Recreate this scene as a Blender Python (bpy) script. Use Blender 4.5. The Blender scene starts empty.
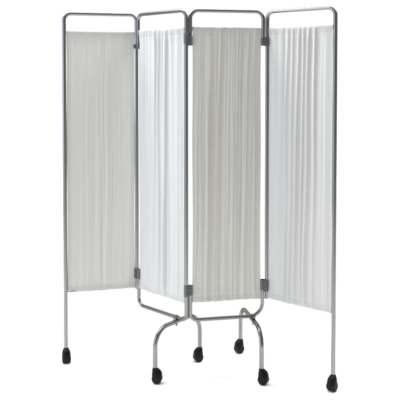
import bpy, bmesh, math, random
from mathutils import Vector, Matrix

C = bpy.context.scene
COL = C.collection
random.seed(7)
V = Vector

# ------------------------------------------------------------------ measures (metres)
H = 1.700                     # top tube centre line
ZBAR = 0.263                  # bottom tube of the two middle panels
ZCT, ZCB = 1.622, 0.346       # curtain top / bottom
R = 0.0092                    # panel tube radius
RF = 0.0104                   # foot tube radius
J = [V((-.6551, 3.6000)), V((-.3094, 3.6802)), V((-.0549, 3.4249)),
     V((.3060, 3.5037)), V((.5928, 3.2719))]
POLE_A = J[0]                                   # outer upright, left
POLE_B = J[1] + V((-.0045, .005))               # inner upright of the left outer panel
HOOP_B = J[1] + V((.0055, -.013))
POLE_C = J[2] + V((-.0085, .000))
HOOP_C = J[2] + V((.0098, .006))
HOOP_D = J[3] + V((-.0098, -.003))
POLE_D = J[3] + V((.0100, .001))
POLE_E = J[4]

# ------------------------------------------------------------------ materials
def mat(name):
    m = bpy.data.materials.new(name); m.use_nodes = True
    nt = m.node_tree
    return m, nt, nt.nodes["Principled BSDF"]

def bump(nt, bs, scale, strength, dist=.001, detail=4, stretch=None):
    tc = nt.nodes.new("ShaderNodeTexCoord")
    mp = nt.nodes.new("ShaderNodeMapping")
    if stretch: mp.inputs["Scale"].default_value = stretch
    nz = nt.nodes.new("ShaderNodeTexNoise")
    nz.inputs["Scale"].default_value = scale; nz.inputs["Detail"].default_value = detail
    bp = nt.nodes.new("ShaderNodeBump")
    bp.inputs["Strength"].default_value = strength; bp.inputs["Distance"].default_value = dist
    nt.links.new(tc.outputs["Object"], mp.inputs["Vector"])
    nt.links.new(mp.outputs["Vector"], nz.inputs["Vector"])
    nt.links.new(nz.outputs["Fac"], bp.inputs["Height"])
    nt.links.new(bp.outputs["Normal"], bs.inputs["Normal"])
    return nz

def metal(name, col, rough, tint):
    m, nt, bs = mat(name)
    bs.inputs["Metallic"].default_value = 1
    bs.inputs["Specular Tint"].default_value = (*[tint]*3, 1)
    nz = bump(nt, bs, 25, .008, .0004, 2)
    cr = nt.nodes.new("ShaderNodeMapRange")
    cr.inputs["To Min"].default_value = rough*.92; cr.inputs["To Max"].default_value = rough*1.1
    nt.links.new(nz.outputs["Fac"], cr.inputs["Value"])
    nt.links.new(cr.outputs["Result"], bs.inputs["Roughness"])
    bs.inputs["Base Color"].default_value = (*col, 1)
    return m

M_TUBE = metal("chromed_steel_tube", (.245, .243, .236), .28, .28)
M_ROD = metal("curtain_wire", (.42, .43, .43), .3, .4)

def plain(name, col, rough, b=.1, scale=120, spec=.5):
    m, nt, bs = mat(name)
    bs.inputs["Base Color"].default_value = (*col, 1)
    bs.inputs["Specular IOR Level"].default_value = spec
    nz = bump(nt, bs, scale, b, .0006)
    cr = nt.nodes.new("ShaderNodeMapRange")
    cr.inputs["To Min"].default_value = rough*.8; cr.inputs["To Max"].default_value = rough*1.25
    nt.links.new(nz.outputs["Fac"], cr.inputs["Value"])
    nt.links.new(cr.outputs["Result"], bs.inputs["Roughness"])
    return m

M_HINGE = plain("dark_grey_hinge", (.105, .107, .105), .45)
M_SCREW = metal("dull_screw_steel", (.16, .16, .158), .4, .4)
M_HOOD = plain("black_castor_plastic", (.006, .006, .0065), .45, spec=.13)
M_TYRE = plain("black_rubber_wheel", (.012, .012, .012), .55, spec=.13)
M_BACK = plain("white_studio_paper", (.975, .975, .975), .9, .03, 30)

def fabric():
    m, nt, bs = mat("gathered_white_cotton")
    bs.inputs["Base Color"].default_value = (.555, .550, .523, 1)
    bs.inputs["Roughness"].default_value = .9
    bs.inputs["Specular IOR Level"].default_value = .15
    tc = nt.nodes.new("ShaderNodeTexCoord")
    mp = nt.nodes.new("ShaderNodeMapping"); mp.inputs["Scale"].default_value = (1, 1, .05)
    n1 = nt.nodes.new("ShaderNodeTexNoise"); n1.inputs["Scale"].default_value = 70; n1.inputs["Detail"].default_value = 5
    n2 = nt.nodes.new("ShaderNodeTexNoise"); n2.inputs["Scale"].default_value = 900; n2.inputs["Detail"].default_value = 2
    nt.links.new(tc.outputs["Object"], mp.inputs["Vector"])
    nt.links.new(mp.outputs["Vector"], n1.inputs["Vector"])
    nt.links.new(tc.outputs["Object"], n2.inputs["Vector"])
    b1 = nt.nodes.new("ShaderNodeBump"); b1.inputs["Strength"].default_value = .14; b1.inputs["Distance"].default_value = .002
    b2 = nt.nodes.new("ShaderNodeBump"); b2.inputs["Strength"].default_value = .15; b2.inputs["Distance"].default_value = .0004
    nt.links.new(n1.outputs["Fac"], b1.inputs["Height"])
    nt.links.new(n2.outputs["Fac"], b2.inputs["Height"])
    nt.links.new(b1.outputs["Normal"], b2.inputs["Normal"])
    tr = nt.nodes.new("ShaderNodeBsdfTranslucent"); tr.inputs["Color"].default_value = (.555, .550, .523, 1)
    nt.links.new(b2.outputs["Normal"], bs.inputs["Normal"])
    nt.links.new(b2.outputs["Normal"], tr.inputs["Normal"])
    mp3 = nt.nodes.new("ShaderNodeMapping"); mp3.inputs["Scale"].default_value = (1, 1, .02)
    n3 = nt.nodes.new("ShaderNodeTexNoise"); n3.inputs["Scale"].default_value = 260; n3.inputs["Detail"].default_value = 3
    nt.links.new(tc.outputs["Object"], mp3.inputs["Vector"]); nt.links.new(mp3.outputs["Vector"], n3.inputs["Vector"])
    mp4 = nt.nodes.new("ShaderNodeMapping"); mp4.inputs["Scale"].default_value = (.03, .03, 1)
    n4 = nt.nodes.new("ShaderNodeTexNoise"); n4.inputs["Scale"].default_value = 420; n4.inputs["Detail"].default_value = 2
    nt.links.new(tc.outputs["Object"], mp4.inputs["Vector"]); nt.links.new(mp4.outputs["Vector"], n4.inputs["Vector"])
    ad = nt.nodes.new("ShaderNodeMath"); ad.operation = 'ADD'
    wf = nt.nodes.new("ShaderNodeMapRange"); wf.inputs["To Min"].default_value = .32; wf.inputs["To Max"].default_value = .68
    nt.links.new(n4.outputs["Fac"], wf.inputs["Value"])
    nt.links.new(n3.outputs["Fac"], ad.inputs[0]); nt.links.new(wf.outputs["Result"], ad.inputs[1])
    rg = nt.nodes.new("ShaderNodeMapRange")
    rg.inputs["From Min"].default_value = .6; rg.inputs["From Max"].default_value = 1.4
    rg.inputs["To Min"].default_value = .962; rg.inputs["To Max"].default_value = 1.038
    nt.links.new(ad.outputs[0], rg.inputs["Value"])
    vm = nt.nodes.new("ShaderNodeVectorMath"); vm.operation = 'SCALE'
    vm.inputs[0].default_value = (.555, .550, .523)
    nt.links.new(rg.outputs["Result"], vm.inputs["Scale"])
    nt.links.new(vm.outputs["Vector"], bs.inputs["Base Color"]); nt.links.new(vm.outputs["Vector"], tr.inputs["Color"])
    mx = nt.nodes.new("ShaderNodeMixShader"); mx.inputs["Fac"].default_value = .12
    nt.links.new(bs.outputs[0], mx.inputs[1]); nt.links.new(tr.outputs[0], mx.inputs[2])
    nt.links.new(mx.outputs[0], nt.nodes["Material Output"].inputs["Surface"])
    return m
M_CLOTH = fabric()

# ------------------------------------------------------------------ objects
ORIG = {}
def link(name, bm, m, parent=None, smooth=True, angle=40):
    """one mesh object from a world-space bmesh, its origin put at its own base"""
    bmesh.ops.recalc_face_normals(bm, faces=bm.faces[:])
    xs = [v.co for v in bm.verts]
    o0 = V(((min(c.x for c in xs)+max(c.x for c in xs))/2, (min(c.y for c in xs)+max(c.y for c in xs))/2,
            min(c.z for c in xs)))
    bmesh.ops.translate(bm, verts=bm.verts[:], vec=-o0)
    me = bpy.data.meshes.new(name); 
    for f in bm.faces: f.smooth = smooth
    if smooth and angle:
        for e in bm.edges:
            if len(e.link_faces) == 2 and e.calc_face_angle(0) > math.radians(angle): e.smooth = False
    bm.to_mesh(me); bm.free()
    me.materials.append(m)
    o = bpy.data.objects.new(name, me); COL.objects.link(o)
    if parent is not None:
        o.parent = parent; o.location = o0 - ORIG[parent.name]
    else: o.location = o0
    ORIG[o.name] = o0
    return o

def rounded(pts, radii, seg=12):
    out = [pts[0]]
    for i in range(1, len(pts)-1):
        p, a, b, r = pts[i], pts[i-1], pts[i+1], radii[i-1]
        da, db = (a-p).normalized(), (b-p).normalized()
        half = da.angle(db)/2
        t = r/math.tan(half)
        c = p + (da+db).normalized()*(r/math.sin(half))
        s, e = p+da*t-c, p+db*t-c
        ang = s.angle(e)
        for k in range(seg+1):
            f = k/seg
            out.append(c + (s*math.sin((1-f)*ang) + e*math.sin(f*ang))/math.sin(ang))
    out.append(pts[-1])
    return out

def tube(bm, path, r, n=20, cap=True):
    T = []
    for i in range(len(path)):
        a = path[max(i-1, 0)]; b = path[min(i+1, len(path)-1)]
        T.append((b-a).normalized())
    u = T[0].orthogonal().normalized()
    rings = []
    for i, p in enumerate(path):
        if i:
            q = T[i-1].rotation_difference(T[i]); u = (q @ u)
        u = (u - T[i]*u.dot(T[i])).normalized()
        w = T[i].cross(u)
        rr = r[i] if isinstance(r, (list, tuple)) else r
        rings.append([bm.verts.new(p + (u*math.cos(2*math.pi*k/n) + w*math.sin(2*math.pi*k/n))*rr) for k in range(n)])
    for a, b in zip(rings, rings[1:]):
        for k in range(n):
            bm.faces.new((a[k], a[(k+1) % n], b[(k+1) % n], b[k]))
    if cap:
        bm.faces.new(rings[0][::-1]); bm.faces.new(rings[-1])

def P(xy, z): return V((xy.x, xy.y, z))

# ------------------------------------------------------------------ the screen
root = bpy.data.objects.new("folding_screen", None); COL.objects.link(root)
root.location = (0, 3.5, 0); root.empty_display_size = .2
ORIG[root.name] = V((0, 3.5, 0))
root["label"] = "four panel hospital privacy screen with gathered white curtains, chrome tube frames and black castors"
root["category"] = "privacy screen"

Z_STEM = .062
bm = bmesh.new()
tube(bm, rounded([P(POLE_A, Z_STEM), P(POLE_A, H), P(POLE_B, H), P(POLE_B, .338)], [.034, .032]), R)
f1 = link("panel_frame", bm, M_TUBE, root)
f1["label"] = "left outer frame with one long leg"
bm = bmesh.new()
tube(bm, rounded([P(HOOP_B, 1.537), P(HOOP_B, H), P(POLE_C, H), P(POLE_C, ZBAR), P(HOOP_B, ZBAR), P(HOOP_B, .441)],
                 [.034, .034, .03, .036]), R)
f2 = link("panel_frame", bm, M_TUBE, root)
f2["label"] = "inner frame angled towards the left panel"
bm = bmesh.new()
tube(bm, rounded([P(HOOP_C, 1.541), P(HOOP_C, H), P(HOOP_D, H), P(HOOP_D, 1.541)], [.038, .038]), R)
f3 = link("panel_frame", bm, M_TUBE, root)
f3["label"] = "upper hoop of the inner frame facing the viewer"
bm = bmesh.new()
tube(bm, rounded([P(HOOP_C, .428), P(HOOP_C, ZBAR), P(HOOP_D, ZBAR), P(HOOP_D, .436)], [.034, .062]), R)
f3b = link("panel_frame", bm, M_TUBE, root)
f3b["label"] = "lower hoop of the inner frame facing the viewer"
bm = bmesh.new()
tube(bm, rounded([P(POLE_D, .343), P(POLE_D, H), P(POLE_E, H), P(POLE_E, Z_STEM)], [.036, .036]), R)
f4 = link("panel_frame", bm, M_TUBE, root)
f4["label"] = "right outer frame with one long leg"

# -------------------------------------------------------------- curtains
def curtain(frame, a, b, ztop, zbot, folds, puck, rng, gap=0.0, sag=0.0, peek=.0):
    """gathered cloth between two rods; folds = (u, half width, height, drift, wobble)"""
    d2 = b-a; L = d2.length; d = d2/L
    nrm = V((d.y, -d.x)) if (d.x*-1) < 0 else V((-d.y, d.x))     # towards the viewer
    if nrm.y > 0: nrm = -nrm
    NU, NV = 300, 150
    rodr = .0042
    pk = [(rng.random(), rng.uniform(.004, .011), rng.uniform(.3, 1), rng.uniform(-.01, .01)) for _ in range(int(puck*46))]
    low = [(rng.uniform(2, 9), rng.uniform(0, 6.28), rng.uniform(-2, 2)) for _ in range(4)]
    amp_lo = .0012
    fine = [(rng.random(), rng.uniform(.004, .009), rng.uniform(-.0026, .0022)*(.45+.75*puck), rng.uniform(-.07, .03), rng.uniform(0, 6.3), rng.uniform(0, 1))
            for _ in range(46)]
    folds2 = [f + (rng.uniform(.5, 1.6), rng.uniform(0, 6.28), rng.uniform(-.25, 1.1), rng.uniform(.5, 1.1), rng.uniform(.55, 1.0)) for f in folds]
    def disp(u, t):                       # t = 0 top .. 1 bottom, result in metres
        z = 0
        for (c, w, h, dr, wb, fr, ph, t0, tl, asym) in folds2:
            cc = c + dr*t + wb*math.sin(fr*6.28*t+ph)
            x = (u-cc)*L/w
            x = x/asym if x < 0 else x
            if abs(x) < 3.2:
                e = .55+.45*math.exp(-((t-t0*.6)/tl)**2*.9)
                z += h*e*math.exp(-x*x)
        for (c, w, h, dr, ph, t0) in fine:
            x = (u-c-dr*t-.006*math.sin(5*t+ph))*L/w
            if abs(x) < 3: z += h*math.exp(-x*x)*math.exp(-((t-t0)/.35)**2)
        for (k, ph, s) in low: z += amp_lo*(puck if puck < .9 else .25)*math.sin(k*u*6.28+ph+s*t)
        gt = math.exp(-t*(ztop-zbot)/.05); gb = math.exp(-(1-t)*(ztop-zbot)/.05)
        if gt+gb > .01:
            for (c, w, h, dr) in pk:
                x = (u-c-dr*min(t, 1-t)*8)*L/w
                if abs(x) < 3: z += puck*.0032*h*math.exp(-x*x)*(gt+gb)
        return z
    bm = bmesh.new()
    cols = []
    hh = ztop-zbot
    prof = []                              # (t, z offset kind)
    ts = [k*.0022 for k in range(20)]
    ts = [0.0]+[x/hh for x in ts[1:]]
    prof += ts + [ts[-1]+(1-2*ts[-1])*k/NV for k in range(1, NV)] + [1-x for x in ts[::-1]]
    for i in range(NU+1):
        u = i/NU
        edge = min(1, min(u, 1-u)*L/.018)
        wave = .0008*math.sin(9*u+2)+.0006*math.sin(31*u)+.0005*math.sin(67*u+1)
        col = []
        # rod pocket at the top: back of the rod, over it, then down the front
        for k in range(7):
            th = math.pi*(1.15-k*1.15/6)
            rr = rodr+.0012+puck*.0012*abs(math.sin(40*u+1.7*math.sin(17*u)))
            y = rr*math.cos(th)*1.0; z = ztop-.005+rr*math.sin(th)+wave*.6*puck
            if k == 0: z -= .012
            col.append((u, y, z))
        for j, t in enumerate(prof[1:-1]):
            z0 = ztop-.008-(hh-.016)*t
            fall = min(1, min(t, 1-t)*hh/.05)
            y = disp(u, t)*(.35+.65*fall)*edge + (rodr+.001)*(1-fall)
            zz = t*hh
            for s in (.024, hh-.022):
                y -= (.0011+.0007*math.sin(150*u)*math.sin(61*u+s*40))*math.exp(-((zz-s)/.0026)**2)
            side = .004*math.sin(6*t+u)*puck
            col.append((u, y, z0))
        # bottom hem: round the rod and up the back
        for k in range(7):
            th = -math.pi*(k*1.1/6)
            rr = rodr+.0012+puck*.0010*abs(math.sin(37*u+1.3*math.sin(15*u)))
            y = rr*math.cos(th); z = zbot+.005+rr*math.sin(th)+wave+peek*(math.exp(-(u/.22)**2) + .55*math.sin(13*u+1.2))
            if k == 6: z += .012
            col.append((u, y, z))
        cols.append(col)
    grid = []
    for col in cols:
        g = []
        n = len(col)
        for j, (u, y, z) in enumerate(col):
            t = (ztop-z)/hh
            # the loose side edges pull in a little between the rods
            pull = sag*math.sin(math.pi*min(max(t, 0), 1))**.7
            uu = u + (.5-u)*2*pull/L + .0012/L*math.sin(11*t+u*3)
            p = a + d2*uu + nrm*y
            g.append(bm.verts.new((p.x, p.y, z)))
        grid.append(g)
    for i in range(NU):
        for j in range(len(grid[0])-1):
            bm.faces.new((grid[i][j], grid[i+1][j], grid[i+1][j+1], grid[i][j+1]))
    o = link("curtain", bm, M_CLOTH, frame, angle=0)
    return o

def rods(frame, a, b, zt, zb):
    for z in (zt, zb):
        bm = bmesh.new()
        tube(bm, [P(a, z), P(a.lerp(b, .5), z-.0012), P(b, z)], .0036, 10)
        link("curtain_rod", bm, M_ROD, frame)

def inset(a, b, ra, rb):
    d = (b-a).normalized()
    return a+d*ra, b-d*rb

rng = random.Random(3)
# left outer panel: nearly flat cloth, a few fine creases
F1 = [(.30, .010, .0016, .01, .004), (.52, .006, .0026, .02, .004), (.62, .012, .0022, -.02, .005),
      (.585, .006, .0024, -.015, .004), (.78, .02, .0015, .0, .006), (.14, .02, .0013, .02, .006), (.90, .013, .0013, .02, .004)]
a, b = inset(POLE_A, POLE_B, R+.001, R+.001)
curtain(f1, a, b, 1.616, ZCB-.001, F1, .35, rng, peek=.004)
rods(f1, POLE_A, POLE_B, 1.611, ZCB+.001)
# second panel: folds gathered in its middle
F2 = [(.24, .014, .0040, .03, .006), (.36, .010, .0085, .025, .006), (.45, .011, .0110, -.02, .008),
      (.53, .008, .0095, .03, .005), (.61, .013, .0110, -.025, .006), (.72, .014, .0035, .03, .008), (.88, .024, .0020, .0, .006),
      (.12, .018, .0035, .02, .008)]
a, b = inset(HOOP_B, POLE_C, R*.6, R+.001)
curtain(f2, a, b, ZCT, ZCB-.002, F2, .6, rng, peek=.002)
rods(f2, HOOP_B, POLE_C, ZCT-.005, ZCB+.002)
# third panel: full of deep slanting folds
F3 = []
u = .01
while u < .985:
    w = rng.uniform(.0042, .0085)
    F3.append((u+.02, w, rng.choice((1, 1, 1, -.7))*rng.uniform(.0036, .0092), rng.uniform(-.09, .0), rng.uniform(.002, .008)))
    u += rng.uniform(.024, .046)
a, b = inset(HOOP_C, HOOP_D, R+.0005, R+.0005)
curtain(f3, a, b, ZCT+.002, ZCB-.001, F3, 1.0, rng, sag=.0006)
rods(f3, HOOP_C, HOOP_D, ZCT-.003, ZCB+.004)
# fourth panel: folds between its middle and right third
F4 = [(.08, .022, .0025, .02, .008), (.20, .016, .0040, -.03, .008), (.31, .010, .0100, -.06, .006), (.40, .009, .0100, -.07, .007),
      (.49, .010, .0130, -.08, .006), (.565, .008, .0105, -.05, .006), (.645, .011, .0140, -.06, .006), (.74, .011, .0120, -.03, .005),
      (.90, .022, .0022, .0, .006)]
a, b = inset(POLE_D, POLE_E, R+.001, R+.001)
curtain(f4, a, b, ZCT+.001, ZCB-.001, F4, .6, rng, peek=.002)
rods(f4, POLE_D, POLE_E, ZCT-.004, ZCB+.002)

# -------------------------------------------------------------- hinges
def chamfer_cyl(bm, c, z0, z1, r, n=24, ch=.0018):
    tube(bm, [P(c, z0), P(c, z0+ch*.3), P(c, z0+ch), P(c, z1-ch), P(c, z1-ch*.3), P(c, z1)],
         [r-ch, r-ch*.3, r, r, r-ch*.3, r-ch], n)

def box(bm, c, ex, ey, ez, h):
    """bevelled block: centre c, unit axes, half sizes h"""
    g = bmesh.ops.create_cube(bm, size=1)
    vs = g["verts"]
    for v in vs:
        q = v.co.copy()
        v.co = c + ex*(q.x*2*h[0]) + ey*(q.y*2*h[1]) + ez*(q.z*2*h[2])
    es = list({e for v in vs for e in v.link_edges})
    bmesh.ops.bevel(bm, geom=es, offset=min(h)*.3, segments=2, affect='EDGES')

def hinge(pole, hoop, z0, z1, h0, h1, r=.0118):
    bm = bmesh.new()
    chamfer_cyl(bm, pole, z0, z1, r)
    hg = link("hinge", bm, M_HINGE, root)
    bm = bmesh.new()
    chamfer_cyl(bm, hoop, h0, h1, r-.0006)
    link("hinge_collar", bm, M_HINGE, hg)
    d = (hoop-pole).normalized(); nrm = V((d.y, -d.x))
    if nrm.y > 0: nrm = -nrm
    mid = (pole+hoop)/2
    bm = bmesh.new()
    box(bm, P(mid+nrm*.004, (max(z0, h0)+min(z1, h1))/2), V((d.x, d.y, 0)), V((nrm.x, nrm.y, 0)), V((0, 0, 1)),
        (.0075, .0105, (min(z1, h1)-max(z0, h0))/2-.003))
    link("hinge_plate", bm, M_HINGE, hg)
    for zz in (max(z0, h0)+.012, min(z1, h1)-.012):
        c = P(mid+nrm*.0142, zz); ax = V((nrm.x, nrm.y, 0))
        bm = bmesh.new()
        tube(bm, [c, c+ax*.0014, c+ax*.0022], [.0034, .0034, .0022], 12)
        link("screw", bm, M_SCREW, hg)

hinge(POLE_B, HOOP_B, 1.534, 1.556, 1.532, 1.560, .0106)
hinge(POLE_B, HOOP_B, .392, .442, .394, .444, .0112)
hinge(POLE_C, HOOP_C, 1.545, 1.598, 1.538, 1.582)
hinge(POLE_C, HOOP_C, .374, .430, .382, .426)
hinge(POLE_D, HOOP_D, 1.538, 1.580, 1.540, 1.577)
hinge(POLE_D, HOOP_D, .378, .434, .386, .436)

# -------------------------------------------------------------- feet
def foot(a, b, frame_dir, cross):
    za = ZBAR-R-RF
    bm = bmesh.new()
    tube(bm, rounded([P(a, Z_STEM), P(a, za), P(b, za), P(b, Z_STEM)], [.084, .094], 18), RF)
    ft = link("foot_tube", bm, M_TUBE, root)
    fd = V((frame_dir.x, frame_dir.y, 0)).normalized()
    # saddle strap over the bottom tube of the panel, bolted through the foot
    fn = V((-fd.y, fd.x, 0))
    bm = bmesh.new()
    n = 16; rows = []
    for s in (-.009, .009):
        row = []
        for k in range(n+1):
            th = math.pi*k/n
            for rr in (R+.0006, R+.0024):
                row.append(bm.verts.new(P(cross, ZBAR)+fd*s+fn*(math.cos(th)*rr)+V((0, 0, math.sin(th)*rr))))
        rows.append(row)
    A, B = rows
    for k in range(n):
        i = 2*k
        bm.faces.new((A[i+1], A[i+3], B[i+3], B[i+1])); bm.faces.new((A[i], B[i], B[i+2], A[i+2]))
        bm.faces.new((A[i], A[i+2], A[i+3], A[i+1])); bm.faces.new((B[i], B[i+1], B[i+3], B[i+2]))
    bm.faces.new((A[0], A[1], B[1], B[0])); bm.faces.new((A[-2], B[-2], B[-1], A[-1]))
    for sg in (-1, 1):
        box(bm, P(cross, ZBAR-.006)+fn*(sg*(R+.0034)), fd, fn, V((0, 0, 1)), (.009, .0022, .0065))
    link("clamp", bm, M_TUBE, ft)
    bm = bmesh.new()
    c = P(cross, za-RF)
    tube(bm, [c+V((0, 0, .002)), c-V((0, 0, .005)), c-V((0, 0, .0052)), c-V((0, 0, .012))], [.0058, .0058, .0032, .0032], 6)
    link("bolt", bm, M_HINGE, ft)
    return ft

FA, FB = V((-.2045, 3.3520)), V((-.0010, 3.6150))
FD, FC = V((.2800, 3.3420)), V((.2050, 3.7300))
def meet(p, q, r, s):
    d1, d2 = q-p, s-r
    t = ((r.x-p.x)*d2.y-(r.y-p.y)*d2.x)/(d1.x*d2.y-d1.y*d2.x)
    return p+d1*t
foot(FA, FB, POLE_C-HOOP_B, meet(FA, FB, HOOP_B, POLE_C))
foot(FD, FC, HOOP_D-HOOP_C, meet(FD, FC, HOOP_C, HOOP_D))

# -------------------------------------------------------------- castors
def castor(xy, ang):
    """twin wheel castor, stem at xy, trailing towards ang (degrees from +x)"""
    t = V((math.cos(math.radians(ang)), math.sin(math.radians(ang)), 0)); s = V((-t.y, t.x, 0)); up = V((0, 0, 1))
    base = P(xy, 0)
    # hood: a shell of stacked super-ellipses from the stem socket down over the wheels
    bm = bmesh.new()
    n = 36
    prof = [(.0695, 0, .0100, .0100), (.0682, 0, .0118, .0118), (.0660, .0022, .0144, .0138), (.0625, .0044, .0170, .0160),
            (.058, .0064, .0193, .0180), (.052, .0080, .0214, .0194), (.045, .0090, .0229, .0202), (.037, .0093, .0235, .0205),
            (.030, .0093, .0236, .0205), (.0265, .0093, .0234, .0203), (.025, .0093, .0224, .0193)]
    rings = []
    for (z, off, l, w) in prof:
        k = 2.0 + min(.45, max(0, (.062-z)*30))
        ring = []
        for i in range(n):
            th = 2*math.pi*i/n; c, q = math.cos(th), math.sin(th)
            ring.append(bm.verts.new(base + t*(off+l*math.copysign(abs(c)**(2/k), c)) + s*(w*math.copysign(abs(q)**(2/k), q)) + up*z))
        rings.append(ring)
    for a, b in zip(rings, rings[1:]):
        for i in range(n): bm.faces.new((a[i], a[(i+1) % n], b[(i+1) % n], b[i]))
    bm.faces.new(rings[0]); bm.faces.new(rings[-1][::-1])
    cs = link("castor", bm, M_HOOD, root, angle=50)
    for sg in (-1, 1):
        bm = bmesh.new()
        c = base + t*.0093 + up*.0226
        xs = [(.0003, .019), (.0005, .0218), (.0020, .0226), (.0120, .0226), (.0158, .0218), (.0186, .0196), (.0198, .0160), (.0200, .0120), (.0188, .0100), (.0192, .003)]
        tube(bm, [c+s*(sg*x) for x, _ in xs], [r for _, r in xs], 32)
        link("wheel", bm, M_TYRE, cs)
    bm = bmesh.new()
    tube(bm, [base+up*.058, base+up*.0708, base+up*.0722], [.0112, .0112, .0100], 24)
    link("stem_socket", bm, M_HOOD, cs)
    return cs

castor(FA, -12); castor(FB, 205); castor(FC, 215); castor(FD, -30)
castor(POLE_A, -72); castor(POLE_E, 230)

# ------------------------------------------------------------------ seamless white studio sheet
def struct(name, bm):
    o = link(name, bm, M_BACK, None, angle=0); o["kind"] = "structure"; return o
YB, RB = 7.6, 1.4
bm = bmesh.new()
vs = [bm.verts.new(p) for p in ((-9, -5, 0), (9, -5, 0), (9, YB-RB, 0), (-9, YB-RB, 0))]
bm.faces.new(vs)
struct("floor", bm)
bm = bmesh.new()
prof = [(YB-RB+RB*math.sin(a), RB-RB*math.cos(a)) for a in [math.pi/2*k/24 for k in range(25)]] + [(YB, 4.2)]
prev = None
for y, z in prof:
    row = (bm.verts.new((-9, y, z)), bm.verts.new((9, y, z)))
    if prev: bm.faces.new((prev[0], prev[1], row[1], row[0]))
    prev = row
struct("backdrop", bm)

# ------------------------------------------------------------------ light
def area(name, loc, aim, sx, sy, power, col):
    l = bpy.data.lights.new(name, 'AREA'); l.shape = 'RECTANGLE'; l.size = sx; l.size_y = sy
    l.energy = power; l.color = col
    o = bpy.data.objects.new(name, l); COL.objects.link(o)
    o.location = loc
    o.rotation_euler = (V(aim)-V(loc)).to_track_quat('-Z', 'Y').to_euler()
    return o
area("window_softbox", (-3.4, 2.0, 1.6), (0, 3.5, 1.0), 1.6, 2.4, 64, (.73, .90, 1.27))
area("added_overhead_fill", (0, 3.66, 3.3), (0, 3.5, 0), 6.0, .5, 243, (1, .98, .925))  # added lamp with no known source, lifts the floor to clean white
area("added_backdrop_fill", (0, 5.4, 4.2), (0, 7.0, 0.6), 9.0, 1.0, 165, (1, .98, .93))  # added out of view to wash the rear sheet up to white

w = bpy.data.worlds.new("World"); C.world = w; w.use_nodes = True
bg = w.node_tree.nodes["Background"]
bg.inputs[0].default_value = (1.0, .98, .93, 1); bg.inputs[1].default_value = .33

# ------------------------------------------------------------------ camera
cam = bpy.data.cameras.new("camera"); co = bpy.data.objects.new("camera", cam); COL.objects.link(co)
cam.sensor_width = 36; cam.lens = 745/400*36
cam.shift_y = -(200-103.84)/400
co.location = (0, 0, 1.3903); co.rotation_euler = (math.radians(88), 0, 0)
cam.clip_end = 100
C.camera = co
C.render.resolution_x = C.render.resolution_y = 1024
C.view_settings.view_transform = 'Standard'; C.view_settings.look = 'None'
C.view_settings.exposure = 0; C.view_settings.gamma = 1
C.cycles.max_bounces = 8
